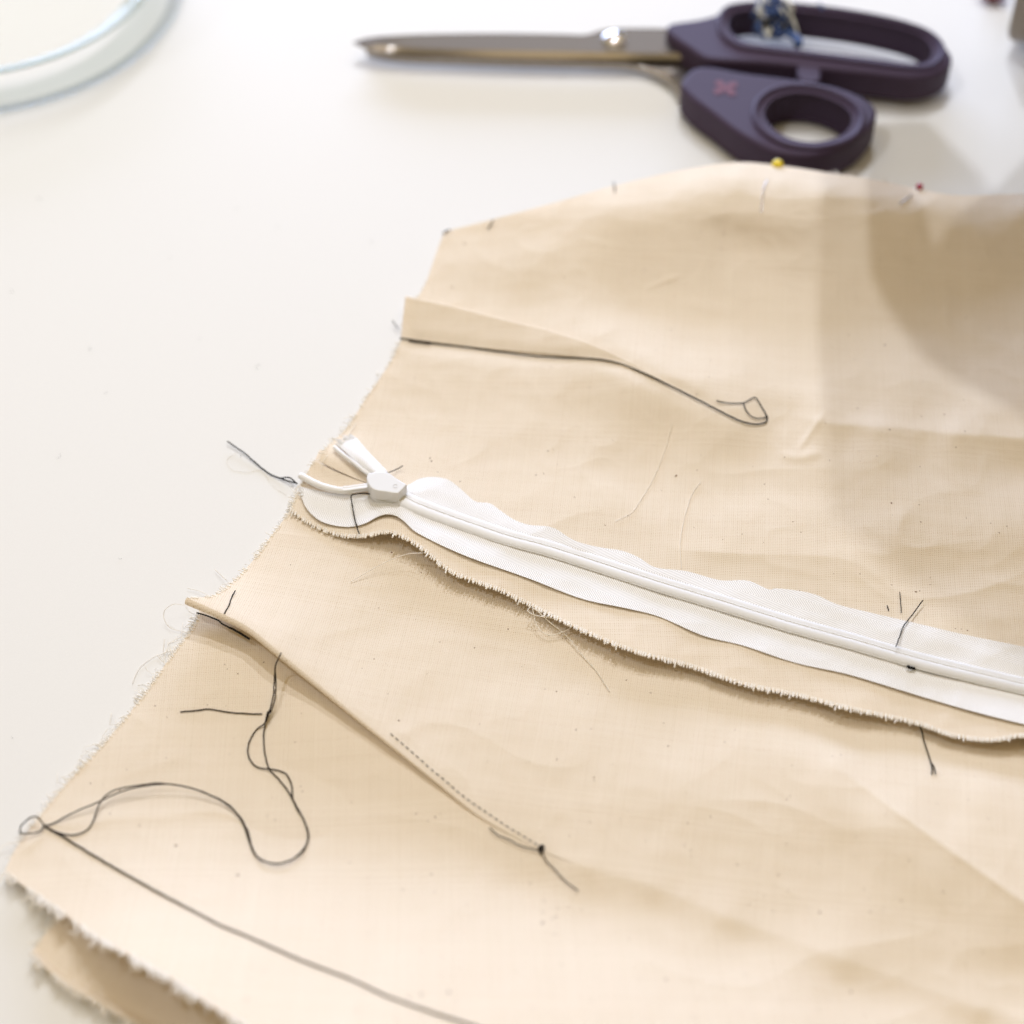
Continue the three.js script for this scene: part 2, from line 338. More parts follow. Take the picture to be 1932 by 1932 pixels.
// middle panel, with its lower edge rolled down into the dart's fold
const rowsC = coons({
  top: [[604, 848], [690, 868], [760, 890], [980, 970], [1200, 1045], [1400, 1110], [1600, 1170], [1932, 1265], [2150, 1320]],
  bottom: dart2,
  left: [[604, 848], [575, 905], [552, 955], [505, 1020], [470, 1066], [430, 1105], [400, 1124], [352, 1128]],
  right: [[2150, 1320], [2150, 1600], [2150, 2010]],
}, 320, 220, hC);
{
  const last = rowsC[rowsC.length - 1], nu = last.length - 1, curl = [];
  const K = 9;
  for (let k = 1; k <= K; k++) {
    const row = last.map((p, i) => {
      const q0 = last[Math.max(0, i - 2)], q1 = last[Math.min(nu, i + 2)], dir = q1.clone().sub(q0).setY(0).normalize();
      const out = V(-dir.z, 0, dir.x), a = i / nu, r = 0.0013 * Math.pow(Math.max(0, 1 - a / DART_END), 0.8);
      if (k <= 6) { const th = k / 6 * Math.PI * 0.95; return V(p.x + out.x * r * Math.sin(th), p.y - r * (1 - Math.cos(th)), p.z + out.z * r * Math.sin(th)); }
      const e = (k - 6) / 3, inn = 0.004 * e * (r / 0.0013), low = (p.y - 2 * r);
      return V(p.x - out.x * inn, low - Math.max(0, low - 0.0025) * e * (r > 0 ? 1 : 0), p.z - out.z * inn);
    });
    curl.push(row);
  }
  const cut = Math.ceil(DART_END * nu) + 1;
  mesh('middle_panel', sheet(rowsC, TH, CLOTH_TILE, WANG + 0.06), calico, garment);
  const head = [last, ...curl].map((r) => r.slice(0, cut).map((p) => V(p.x, p.y + 0.00004, p.z)));
  mesh('dart_fold', sheet(head, TH * 0.8, CLOTH_TILE, WANG), calico, garment);
}
const dUp = dart2.map(([x, y], i) => (i < 10 ? [x + 30 - i * 2.5, y - 6 + (i < 3 ? 10 : 0) - (i > 2 ? 10 : 0)] : [x, y]));
const rowsD = coons({
  top: dUp,
  bottom: [[8, 1645], [60, 1682], [105, 1713], [170, 1760], [250, 1806], [330, 1852], [400, 1898], [470, 1940], [560, 1990], [800, 2090], [1200, 2200], [2150, 2330]],
  left: [dUp[0], [366, 1180], [330, 1228], [270, 1312], [200, 1398], [125, 1478], [75, 1538], [30, 1600], [8, 1645]],
  right: [[2150, 2010], [2150, 2150], [2150, 2330]],
}, 320, 230, hD);
mesh('lower_panel', sheet(rowsD, TH, CLOTH_TILE, WANG - 0.14), calico, garment);
// layer of cloth under the lower edge
const rowsF = coons({
  top: [[150, 1690], [420, 1760], [800, 1880], [1300, 1990]],
  bottom: [[58, 1798], [110, 1848], [200, 1902], [290, 1950], [420, 2020], [800, 2140], [1300, 2250]],
  left: [[150, 1690], [115, 1728], [80, 1768], [58, 1798]],
  right: [[1300, 1990], [1300, 2100], [1300, 2250]],
}, 120, 60, (x, y, u, v) => 1.6 + 1.2 * n2(x / 160, y / 160, 31) + 0.8 * v + 1.4 * smooth(0.9, 1, v));
mesh('under_layer', sheet(rowsF, TH, CLOTH_TILE, WANG + 0.2), calico, garment);
// upper dart: its fold leans back from the stitching
{
  const fold = conv((x, y) => [x, y], [[765, 560], [850, 578], [960, 606], [1050, 628], [1130, 656], [1200, 690], [1260, 722]]);
  const base = [[757, 637], [860, 650], [940, 659], [1060, 670], [1130, 678], [1200, 698], [1264, 726]];
  const rows = coons({ top: fold, bottom: base, left: [[765, 560], [760, 600], [757, 637]], right: [[1260, 722], [1262, 724], [1264, 726]] }, 120, 24,
    (x, y, u, v) => hTop(x, y) + 0.5 + (1 - v) * 3.8 * Math.pow(1 - u, 1.2) * (1 - 0.25 * v));
  const top = rows[0], back = [];
  for (let k = 1; k <= 7; k++) back.push(top.map((p, i) => { const f = 1 - i / (top.length - 1), r = 0.0009 * Math.sqrt(f), th = Math.min(1, k / 5) * Math.PI * 0.8, e = Math.max(0, k - 5) / 2; return V(p.x, p.y - r * (1 - Math.cos(th)) - e * 0.0032 * f, p.z - r * Math.sin(th) * 1.2 + e * 0.002 * f); }));
  mesh('dart_flap', sheet([...back.reverse(), ...rows], TH, CLOTH_TILE, WANG), calico, garment);
}

// frayed edges: loose ends of the cut yarns
function fray(rows, which, count, len, spread, seedFrom, from = 0, to = 1, rad = 0.00013, droop = 0.3) {
  seed = seedFrom; const L = rows.length - 1, M = rows[0].length - 1, out = [];
  const edge = (t) => {
    const f = (arr, inner) => { const x = t * (arr.length - 1), i = Math.min(arr.length - 2, Math.floor(x)), w = x - i; return [arr[i].clone().lerp(arr[i + 1], w), inner[i].clone().lerp(inner[i + 1], w), arr[i + 1].clone().sub(arr[i]).normalize()]; };
    if (which === 'bottom') return f(rows[L], rows[L - 3]);
    if (which === 'top') return f(rows[0], rows[3]);
    return f(rows.map((r) => r[0]), rows.map((r) => r[3]));
  };
  for (let k = 0; k < count; k++) {
    const [p, q, along] = edge(from + (to - from) * (k + rnd()) / count);
    const thin = n2(p.x * 190, p.z * 190, seedFrom); if (spread > 0.3 && thin < -0.22 && rnd() < 0.8) continue;
    const o = p.clone().sub(q).normalize(), l = (spread > 0.3 ? 0.75 + 1.1 * Math.max(0, thin) : 1) * rr(len[0], len[1]) * (rnd() < 0.07 ? 1.9 : 1);
    o.addScaledVector(along, rr(-spread, spread)).normalize();
    p.y += 0.00003;
    const a = p.clone().addScaledVector(o, -0.0008), m = p.clone().addScaledVector(o, l * 0.5), e = p.clone().addScaledVector(o, l);
    m.addScaledVector(along, rr(-0.25, 0.25) * l * spread); e.addScaledVector(along, rr(-0.6, 0.6) * l * spread);
    m.y += rr(-0.05, 0.12) * l; e.y += rr(-droop, 0.25) * l;
    for (const w of [m, e]) w.y = Math.max(0.0002, w.y);
    out.push(new THREE.TubeGeometry(new THREE.CatmullRomCurve3([a, p, m, e]), 4, rr(0.7, 1.1) * rad, 6, false));
  }
  tag(mesh('frayed_edge', mergeGeometries(out), fibre, garment), null, null, null, 'stuff');
}
fray(rowsD, 'bottom', 300, [0.0008, 0.0032], 0.55, 11, 0, 0.34, 0.00021);
fray(rowsD, 'bottom', 60, [0.002, 0.0055], 0.9, 111, 0.05, 0.34, 0.00016);
fray(rowsD, 'left', 60, [0.0015, 0.0055], 1.5, 112, 0, 0.95, 0.00009);
fray(rowsC, 'left', 14, [0.0015, 0.0035], 1.2, 113, 0.3, 1, 0.00009);
fray(rowsD, 'left', 170, [0.0005, 0.0018], 0.8, 12, 0, 1, 0.00017);
fray(rowsF, 'bottom', 190, [0.0008, 0.003], 0.6, 13, 0, 0.5, 0.0002);
fray(rowsF, 'left', 60, [0.0006, 0.002], 0.8, 14);
fray(rowsE, 'bottom', 400, [0.0007, 0.0011], 0.10, 15, 0, 1, 0.00028, 0.1);
fray(rowsE, 'left', 45, [0.0005, 0.0018], 0.6, 16);
fray(rowsC, 'left', 105, [0.0005, 0.0014], 0.35, 17, 0.25, 1, 0.00019);
fray(rowsA, 'left', 100, [0.0004, 0.0015], 0.8, 18, 0.2, 1, 0.00016);
fray(rowsA, 'left', 26, [0.0012, 0.0026], 0.9, 28, 0.45, 1);
fray(rowsA, 'top', 14, [0.0015, 0.0035], 0.9, 19, 0.58, 0.68);

// brown cotton-seed flecks caught in the yarns
{
  seed = 77; const list = [], fl = new THREE.IcosahedronGeometry(1, 0);
  for (let k = 0; k < 560; k++) {
    const x = rr(60, 1920), y = rr(430, 1925), d = nearLine(dart2Line, x, y), zy = 926 + (x - 750) * 0.327;
    let h; if (y < zy - 50 && x > 780) h = hTop(x, y); else if (y > zy + 110 && d[2] < 0 && x > 520) h = hC(x, y); else if (d[2] > 0 && x > 300 + (1200 - y) * 0.6 && y < 1640 + x * 0.6) h = hD(x, y); else continue;
    if (d[0] < 30) continue;
    const s = rr(0.00007, 0.00018) * (rnd() < 0.12 ? 1.7 : 1), p = P(x, y, h / 1000), g = fl.clone();
    g.scale(s * rr(0.8, 2.2), s * 0.5, s); g.rotateY(rr(0, 3.1)); g.translate(p.x, p.y, p.z); list.push(g);
  }
  tag(mesh('seed_flecks', mergeGeometries(list), fleckMat, garment), null, null, null, 'stuff');
}

// ---------------------------------------------------------------- threads
const lift = (f, list, h, up = 0.0003) => list.map((q) => { const [x, y] = f(q[0], q[1]); return P(x, y, h(x, y) / 1000 + up + (q[2] || 0) / 1000); });
const id = (x, y) => [x, y];
const flat0 = () => 0;
function wobble(pts, amp, s0) {
  seed = s0; const c = new THREE.CatmullRomCurve3(pts, false, 'centripetal'), n = Math.max(8, Math.round(c.getLength() / 0.0012)), out = [];
  for (let i = 0; i <= n; i++) { const p = c.getPoint(i / n); out.push(V(p.x + rr(-amp, amp), p.y + rr(0, amp), p.z + rr(-amp, amp))); }
  return out;
}
function strand(pts, r, s0 = 1, amp = 0.00006) {       // two plies twisted round each other
  const w = wobble(pts, amp, s0); if (r < 0.00012) return capped(w, r, 5, 2);
  const c = new THREE.CatmullRomCurve3(w, false, 'centripetal'); c.arcLengthDivisions = 8 * w.length;
  const L = c.getLength(), n = Math.max(12, Math.round(L / 0.00024)), a = [], b = [];
  for (let i = 0; i <= n; i++) {
    const p = c.getPointAt(i / n), t = c.getTangentAt(i / n), side = V(-t.z, 0, t.x).normalize(), up = side.clone().cross(t).normalize(), ph = i / n * L / 0.0015 * Math.PI * 2;
    const o = side.multiplyScalar(Math.cos(ph) * r * 0.5).addScaledVector(up, Math.sin(ph) * r * 0.5);
    a.push(p.clone().add(o)); b.push(p.clone().sub(o));
  }
  return mergeGeometries([capped(a, r * 0.62, 5, 1), capped(b, r * 0.62, 5, 1)]);
}
// stitching that belongs to the cloth
{
  mesh('dart_stitching', strand(lift(z8, [[50, 85], [185, 107], [380, 130], [540, 152], [700, 170], [840, 178], [980, 185], [1080, 205], [1190, 248], [1300, 300], [1400, 350], [1500, 400], [1590, 447], [1650, 475], [1700, 488], [1730, 490], [1768, 482], [1778, 462], [1775, 450]], hTop, 0.0006), 0.00027, 3), greyThread, garment);
  mesh('thread_loop', mergeGeometries([
    strand(lift(z8, [[1775, 450], [1740, 390], [1720, 365], [1665, 390], [1620, 392], [1570, 388], [1540, 380]], hTop, 0.0006), 0.00020, 4),
    strand(lift(z8, [[1665, 393], [1680, 430], [1710, 458], [1760, 461], [1776, 450]], hTop, 0.0006), 0.00020, 5)]), greyThread, garment);
  mesh('back_stitch', strand(lift(z8, [[92, 94], [120, 100], [150, 103], [188, 108]], hTop, 0.0009), 0.00042, 6), blackThread, garment);
  mesh('lower_seam_stitching', strand(lift(zB, [[250, 700], [330, 745], [420, 800], [560, 885], [700, 965], [850, 1050], [1020, 1140], [1220, 1245], [1400, 1320], [1600, 1410], [1760, 1475], [1932, 1540], [2150, 1640], [2360, 1715], [2640, 1805], [2960, 1910]], hD, 0.00028), 0.00030, 7), brownThread, garment);
  mesh('dart_fold_stitching', strand(lift(zA, [[302, 405, 5], [370, 425, 4.5], [430, 450, 4], [480, 485, 3.6], [520, 505, 3.2], [570, 530, 3], [640, 575, 2.6]], hD, 0.0003), 0.00026, 8), blackThread, garment);
  mesh('back_stitch', strand(lift(zA, [[515, 500, 3.4], [570, 530, 3.2], [640, 572, 2.8]], hD, 0.0006), 0.00034, 9), blackThread, garment);
  const st = curve(conv(zC, [[500, 462], [580, 530], [665, 605], [720, 655], [800, 720], [880, 790], [960, 850], [1050, 910], [1130, 965], [1220, 1020], [1325, 1085]]), 56);
  for (let i = 0; i < 56; i += 2) {
    const a = st[i], b = st[i].clone().lerp(st[i + 1], 1.15), pts = [a, a.clone().lerp(b, 0.5), b].map((p, k) => P(p.x, p.y, hC(p.x, p.y) / 1000 + (k === 1 ? 0.00022 : 0.0001)));
    mesh('stitch', tube(pts, 0.00013, 5, 2), greyThread, garment);
  }
  const kn = zC(1333, 1103), kp = P(kn[0], kn[1], hC(kn[0], kn[1]) / 1000 + 0.0006);
  const knot = []; seed = 9;
  for (let k = 0; k < 5; k++) { const g = new THREE.TorusGeometry(rr(0.0005, 0.0008), 0.00022, 6, 14); g.rotateX(rr(0, 3)); g.rotateY(rr(0, 3)); g.scale(0.8, 0.6, 1.2); g.translate(kp.x + rr(-3, 3) * 1e-4, kp.y - 0.0002, kp.z + rr(-8, 8) * 1e-4); knot.push(g); }
  mesh('thread_knot', mergeGeometries(knot), blackThread, garment);
  mesh('thread_tail', strand(lift(zC, [[1048, 980], [1090, 1020], [1150, 1045], [1220, 1080], [1290, 1100], [1335, 1105]], hD, 0.0007), 0.00018, 10), blackThread, garment);
  mesh('thread_tail', strand(lift(zC, [[1335, 1105], [1345, 1135], [1365, 1172], [1410, 1215], [1460, 1270], [1535, 1327]], hD, 0.0006), 0.00018, 11), brownThread, garment);
}
function thread(name, pts, r, mat, label, category = 'thread', group, s0 = 20) { return tag(mesh(name, Array.isArray(pts[0]) ? mergeGeometries(pts.map((p, i) => strand(p, r, s0 + i))) : strand(pts, r, s0), mat), label, category, group); }
// long doubled thread at the lower left
thread('basting_thread', [
  lift(zB, [[110, 735, 2], [113, 700, 2.5], [130, 680, 3], [190, 640, 3], [225, 668, 2.5], [240, 690, 1], [225, 722, 0.6], [180, 735, 1], [110, 735, 2]], hD),
  [...lift(zB, [[240, 690, 0.6], [270, 690], [400, 625, 1], [540, 565, 2], [660, 510, 2.6], [800, 475, 3], [930, 465, 3], [1050, 485, 2.4], [1150, 520, 1.6], [1250, 570, 0.8], [1320, 640, 0.2], [1365, 720], [1390, 810], [1430, 875, 0.6], [1500, 900, 1], [1580, 895, 1], [1650, 855, 0.8], [1690, 800, 0.4], [1700, 740], [1680, 670], [1640, 600], [1600, 520], [1550, 450], [1490, 385], [1465, 310], [1455, 220], [1462, 140, 0.4], [1480, 60, 1]], hD), ...lift(zA, [[745, 1110, 1.4], [790, 960, 2.5], [800, 850, 4], [808, 750, 6], [845, 665, 9.5]], hD)],
  [...lift(zB, [[250, 700], [330, 735], [400, 745], [470, 725], [510, 680], [535, 610, 1], [560, 555, 2], [600, 515, 2.4], [680, 485, 2.7], [760, 472, 3], [870, 460, 3.2], [980, 470, 2.8], [1080, 495, 2], [1180, 535, 1.2], [1270, 590, 0.6], [1335, 670], [1370, 760], [1400, 840, 0.3], [1450, 885, 0.8], [1530, 905, 1], [1610, 880, 1], [1670, 830, 0.6], [1703, 760], [1690, 690], [1650, 610], [1615, 540], [1610, 470], [1580, 410], [1530, 388], [1480, 380, 0.3], [1420, 370], [1380, 330], [1368, 270], [1385, 210], [1420, 160], [1465, 125, 0.7], [1490, 50, 1.2]], hD), ...lift(zA, [[775, 1050, 1.6], [805, 950, 2.6], [810, 850, 4], [806, 760, 6]], hD)],
], 0.00022, brownThread, 'long doubled dark thread looping in a wide curve over the lower calico panel', 'thread', null, 31);
thread('thread_clipping', lift(zB, [[997, 65], [1080, 58], [1150, 50], [1250, 65], [1330, 73], [1445, 77]], hD), 0.00020, brownThread, 'short straight dark thread snippet lying beside the long looped thread', 'thread', null, 41);
thread('tailor_tack', lift(zA, [[480, 408], [510, 350], [530, 295], [550, 262, 0.8]], hC), 0.00020, blackThread, 'single short black marking stitch above the lower dart fold', 'thread', null, 42);
thread('tailor_tack', lift(zD, [[940, 945, 3.2], [960, 890, 2.5], [990, 810, 1.8], [1020, 770, 1.6], [1060, 720, 1.4], [1115, 645, 1.6]], hTop), 0.00019, blackThread, 'bent black marking thread crossing the upper zip tape beside the coil', 'thread', null, 43);
thread('tailor_tack', lift(zD, [[965, 592, 0.6], [970, 650], [975, 725, 0.2]], hTop), 0.00014, blackThread, 'thin straight black stitch on the calico just above the zip tape', 'thread', null, 44);
thread('tailor_tack', lift(zD, [[884, 680], [888, 695], [892, 710]], hTop), 0.00016, blackThread, 'tiny black stitch dot on the calico above the zip tape', 'thread', null, 45);
thread('tailor_tack', [lift(zD, [[1083, 1395, 1.0], [1100, 1470, 0.6], [1130, 1580], [1165, 1690], [1172, 1725], [1170, 1765]], hC, 0.0006), lift(zD, [[1165, 1690], [1182, 1715], [1195, 1765]], hC, 0.0005)], 0.00020, blackThread, 'black marking thread hanging below the frayed seam strip with a split end', 'thread', null, 46);
thread('thread_snippet', lift(zD, [[1015, 1072, 1.4], [1035, 1080, 1.4], [1060, 1086, 1.2]], hTop), 0.00042, blackThread, 'thick little black thread lump under the zip coil', 'thread', null, 47);
thread('tailor_tack', lift(zE, [[885, 815, 2.5], [820, 805, 2.4], [740, 810, 2.2], [690, 825, 2.2], [695, 900, 1.8], [715, 1020, 1.6], [740, 1120, 1.6], [765, 1195, 1.2]], hTop), 0.00021, blackThread, 'black thread bent at a right angle over the lower zip tape left of the slider', 'thread', null, 48);
thread('tailor_tack', lift(zE, [[1050, 605, 2], [1100, 585, 1.4], [1145, 565, 1], [1185, 540, 1.6]], hTop), 0.00018, blackThread, 'short black thread end sticking out behind the white zip slider', 'thread', null, 49);
thread('thread_clipping', [lift(zF, [[152, 230, 1], [240, 290, 0.6], [310, 350, 0.2], [380, 405], [450, 435, 0.4], [530, 460, 1.4]], flat0), lift(zF, [[440, 432, 0.2], [490, 428, 1], [535, 462, 1.4]], flat0)], 0.00024, greyThread, 'dark thread end lying on the bare white table beside the zip end', 'thread', null, 50);
// loose cotton yarns
const yarn = (pts, h, label, r = 0.00010, up = 0.0002, f = id, s0 = 60) => thread('loose_yarn', lift(f, pts, h, up), r, fibre, label, 'yarn', null, s0);
yarn([[205, 1000, 5], [180, 1035, 4.5], [215, 1060, 4], [320, 1080, 3], [420, 1100, 2.6], [460, 1130, 2.2], [430, 1160, 2], [370, 1185, 1.4], [310, 1190, 1.4], [250, 1150, 2], [225, 1090, 3], [215, 1020, 4.5], [260, 1055, 3.4], [320, 1110, 2.2], [420, 1190, 1], [520, 1310, 0.4], [610, 1410], [705, 1555]], hC, 'pale yarn knotted in small loops hanging from the frayed seam strip', 0.00017, 0.0004, zG, 61);
yarn([[1290, 210], [1240, 280], [1200, 390], [1175, 500], [1160, 600], [1168, 760]], hTop, 'loose cream yarn lying across the calico to the upper zip tape edge', 0.00011, 0.0003, zG, 62);
yarn([[1330, 490], [1300, 600], [1240, 750], [1180, 850], [1140, 905], [1060, 950]], hTop, 'long thin cream yarn lying on the calico below the looped dart thread', 0.00009, 0.0003, z8, 63);
yarn([[1230, 845, 7], [1150, 850, 5.5], [1060, 880, 4], [960, 930, 2], [830, 1005, 0.3]], hC, 'curved pale yarn pulled from the seam strip below the slider', 0.00012, 0.0003, zF, 64);
yarn([[220, 355, 9], [150, 350, 7], [95, 390, 4], [90, 440, 2], [130, 500, 0.6], [230, 530, 0.4]], flat0, 'loose yarn loop on the table at the tip of the lower dart fold', 0.00009, 0.0003, zA, 65);
yarn([[240, 245, 0.6], [320, 265, 0.8], [395, 300, 1.4]], flat0, 'thin grey yarn end on the table above the lower dart tip', 0.00009, 0.0003, zA, 66);
yarn([[420, 125, 0.8], [455, 160, 1], [492, 195, 1.4]], flat0, 'short pale yarn tuft sticking out from the left edge of the middle panel', 0.00013, 0.0003, zA, 67);
yarn([[200, 290], [150, 330], [170, 380], [250, 400], [330, 390], [400, 470], [480, 530]], flat0, 'hair-thin grey fibre curled on the table under the dark thread end', 0.00004, 0.0001, zF, 68);
yarn([[672, 800], [640, 840], [612, 868], [606, 885]], hTop, 'thin yarn running along the frayed edge above the zip end', 0.00009, 0.0003, id, 69);
yarn([[250, 1290], [262, 1262], [290, 1240], [320, 1228]], flat0, 'fine yarn curling from the left edge of the lower panel onto the table', 0.00008, 0.0003, id, 70);
yarn([[72, 1720, 1.5], [90, 1700, 3], [108, 1702, 3], [112, 1725, 2]], flat0, 'pale yarn curl at the corner of the cloth layer underneath', 0.00012, 0.0004, id, 71);
thread('thread_snippet', lift(id, [[1158, 344, 1], [1159, 352, 0.5], [1160, 362, 0.2]], hTop), 0.00022, greyThread, 'small grey thread stub on the far calico edge midway to its corner', 'thread', null, 80);
thread('thread_snippet', lift(id, [[930, 415, 1], [926, 424, 0.5], [920, 432, 0.2]], hTop), 0.00022, greyThread, 'small grey thread stub on the far calico edge near its corner', 'thread', null, 81);
thread('thread_snippet', lift(id, [[836, 440, 0.6], [842, 436, 0.8], [848, 434, 0.5]], hTop), 0.00030, greyThread, 'tiny grey thread stub right at the calico corner', 'thread', null, 82);
thread('thread_snippet', lift(id, [[741, 605, 1], [746, 613, 1], [752, 621, 0.8]], flat0, 0.001), 0.00020, greyThread, 'grey thread end poking out beside the upper dart', 'thread', null, 83);

// ---------------------------------------------------------------- zip
{
  const zip = thing('zip_fastener', 'white invisible zip with slider, lying along the calico seam', 'zip');
  const hZ = (x, y) => Math.max(hTop(x, y), hC(x, y) + 0.7);
  const upEdge = [[752, 918], ...conv(zF, [[1150, 470], [1210, 435], [1290, 425], [1370, 440], [1450, 500], [1520, 560], [1600, 570]]), ...conv(zG, [[0, 388], [90, 448], [180, 480], [340, 500], [470, 578], [600, 618], [790, 650], [890, 690], [990, 752], [1200, 780], [1420, 838], [1600, 842], [1740, 900]]), ...conv(zD, [[150, 570], [400, 602], [560, 670], [800, 730], [1100, 800], [1400, 870], [1765, 945]]), [2100, 1258]];
  const mid = [[752, 930], [830, 957], [943, 1005], [1090, 1052], [1236, 1100], [1353, 1136], [1500, 1186], [1640, 1226], [1725, 1247], [1855, 1277], [1932, 1297], [2100, 1338]];
  seed = 5;
  const sway = (x, s) => n2(x / 95, s, 41);
  const rowsU = coons({ top: upEdge, bottom: mid, left: [[752, 918], [752, 930]], right: [[2100, 1258], [2100, 1338]] }, 300, 16,
    (x, y, u, v) => hZ(x, y) + 0.65 + (1 - v) * (0.5 + 1.1 * sway(x, 1.3)) * smooth(0, 0.02, u) + 0.8 * Math.sin(v * Math.PI) * 0.3 + 1.0 * v * smooth(0.02, 0, u));
  const za = P(752, 930, 0.005), zb = P(1932, 1297, 0.005), ZANG = Math.atan2(zb.z - za.z, zb.x - za.x);
  mesh('upper_tape', sheet(rowsU, 0.0002, TAPE_TILE, ZANG), tapeMat, zip);
  const loEdge = [...conv(zE, [[205, 830], [240, 920], [300, 1000], [400, 1075], [560, 1120], [700, 1125], [830, 1090], [930, 1035], [1020, 1005], [1110, 1015], [1190, 1065], [1290, 1160]]), [800, 1012], [870, 1045], [1000, 1092], [1100, 1130], [1180, 1147], [1240, 1162], [1330, 1200], [1400, 1217], [1500, 1250], [1600, 1272], [1700, 1302], [1800, 1332], [1932, 1366], [2100, 1400]];
  const rowsL = coons({
    top: [...conv(zE, [[205, 742], [300, 765], [450, 795], [620, 812], [760, 815], [900, 830]]), [735, 941], [752, 945], [830, 962], ...mid.slice(2)],
    bottom: loEdge, left: conv(zE, [[205, 742], [198, 790], [205, 830]]), right: [[2100, 1338], [2100, 1400]] }, 380, 24,
    (x, y, u, v) => hZ(x, y) + 0.45 + v * (0.35 + 0.6 * sway(x, 7.7) + 0.8 * Math.exp(-(((x - 735) / 40) ** 2))));
  mesh('lower_tape', sheet(rowsL, 0.0002, TAPE_TILE, ZANG), tapeMat, zip);
  // split tape end left of the slider
  const rowsS = coons({ top: conv(zE, [[735, 265], [800, 340], [880, 430], [960, 510], [1040, 595]]), bottom: conv(zE, [[560, 345], [640, 410], [700, 470], [780, 535], [870, 610]]), left: conv(zE, [[735, 265], [650, 290], [560, 345]]), right: conv(zE, [[1040, 595], [870, 610]]) }, 50, 14,
    (x, y, u, v) => hTop(x, y) + 1.4 + 1.4 * Math.sin(v * 3.1) + 1.2 * u);
  mesh('split_tape_end', sheet(rowsS, 0.00035, TAPE_TILE, 0.6), tapeMat, zip);
  const hs = (f, l, up) => lift(f, l, hZ, up);
  // rolled coils
  const lowRoll = [...conv(zF, [[1080, 535], [1180, 585], [1320, 640], [1500, 703], [1700, 770]]), ...conv(zG, [[300, 643], [500, 706], [1000, 868], [1400, 990], [1800, 1114]]), ...conv(zD, [[400, 852], [700, 935], [1060, 1040], [1400, 1125], [1765, 1212], [2300, 1340]])];
  const upRoll = lowRoll.map(([x, y]) => [x + 2, y - 15]);
  const lr = lift(id, lowRoll, hZ, 0.0016), ur = lift(id, upRoll, hZ, 0.0014);
  const arch = (pts, w, hh, base) => {      // flattened roll: half-oval section along the path
    const c = new THREE.CatmullRomCurve3(pts, false, 'centripetal'); c.arcLengthDivisions = 1500; const rows = [];
    for (let k = 0; k <= 12; k++) rows.push([]);
    for (let i = 0; i <= 260; i++) {
      const p = c.getPointAt(i / 260), t = c.getTangentAt(i / 260), out = V(-t.z, 0, t.x).normalize();
      for (let k = 0; k <= 12; k++) { const th = Math.PI * (1 - (k / 12) * 1.12) , e = Math.sin(th), cx = Math.cos(th); rows[k].push(V(p.x + out.x * w * cx, p.y + base + (e > 0 ? Math.pow(e, 0.8) : e) * hh, p.z + out.z * w * cx)); }
    }
    return gridGeo(rows, 0.01, 0);
  };
  rollMat.side = THREE.DoubleSide;
  mesh('coil_roll', arch(lr, 0.0019, 0.00115, -0.0006), rollMat, zip);
  mesh('coil_roll', arch(ur, 0.0012, 0.0006, -0.0006), rollMat, zip);
  const cord = hs(zE, [[205, 640], [250, 662], [330, 705], [420, 740], [500, 762], [570, 775], [640, 778], [760, 762], [900, 745]], 0.0018);
  mesh('coil_roll', capped(cord, 0.0011, 12, 8), cordMat, zip);
  const cord2 = lift(zE, [[530, 365], [620, 440], [700, 500], [800, 580], [860, 620]], hTop, 0.0020);
  mesh('coil_roll', capped(cord2, 0.0007, 10, 8), cordMat, zip);
  // rows of small stitches along the rolls
  const dots = [], dg = new THREE.SphereGeometry(1, 6, 5), cu = new THREE.CatmullRomCurve3(lr, false, 'centripetal'); cu.arcLengthDivisions = 2000;
  const N = 330, up = V(0, 1, 0);
  for (let i = 0; i <= N; i++) {
    const p = cu.getPointAt(i / N), t = cu.getTangentAt(i / N), out = V(-t.z, 0, t.x).normalize();
    for (const [o, y, s] of [[-0.00155, 0.00028, 0.00026], [0.0018, -0.0004, 0.00024]]) {
      const g = dg.clone(); g.scale(s * 1.6, s, s * 1.2); g.rotateY(-0.35); g.translate(p.x + out.x * o, p.y + y, p.z + out.z * o); dots.push(g);
    }
  }
  // teeth on the split cords next to the slider
  const cc = new THREE.CatmullRomCurve3(cord, false, 'centripetal');
  for (let i = 0; i < 26; i++) { const p = cc.getPointAt(0.62 + 0.38 * i / 26); for (const a of [-1, 1]) { const g = dg.clone(); g.scale(0.00035, 0.0003, 0.00055); g.translate(p.x, p.y + 0.0009, p.z + a * 0.0006); dots.push(g); } }
  tag(mesh('coil_stitches', mergeGeometries(dots), cordMat, zip), null, null, null, 'stuff');
  // slider: arched body with a chamfered cap
  const q = zE(1000, 720), ht = hZ(q[0], q[1]) / 1000 + 0.0066;
  const outline = conv(zE, [[836, 640], [850, 612], [905, 598], [980, 590], [1030, 598], [1060, 610], [1095, 638], [1130, 660], [1180, 690], [1225, 720], [1185, 765], [1140, 805], [1080, 800], [1020, 788], [960, 783], [920, 775], [890, 760], [870, 740], [848, 705], [836, 670]]).map(([x, y]) => P(x, y, ht));
  const sh = new THREE.Shape(outline.map((p) => new THREE.Vector2(p.x, -p.z)));
  const sg = new THREE.ExtrudeGeometry(sh, { depth: 0.0036, bevelEnabled: true, bevelThickness: 0.0004, bevelSize: 0.0004, bevelOffset: -0.0004, bevelSegments: 3 });
  sg.rotateX(-Math.PI / 2); sg.translate(0, ht - 0.004, 0);
  const sl = mesh('slider', sg, sliderMat, zip);
  const c = P(...zE(1115, 735), ht), ring = new THREE.TorusGeometry(0.0007, 0.00007, 6, 20, 5.2); ring.rotateX(-Math.PI / 2); ring.rotateY(0.5); ring.translate(c.x, ht + 0.00003, c.z);
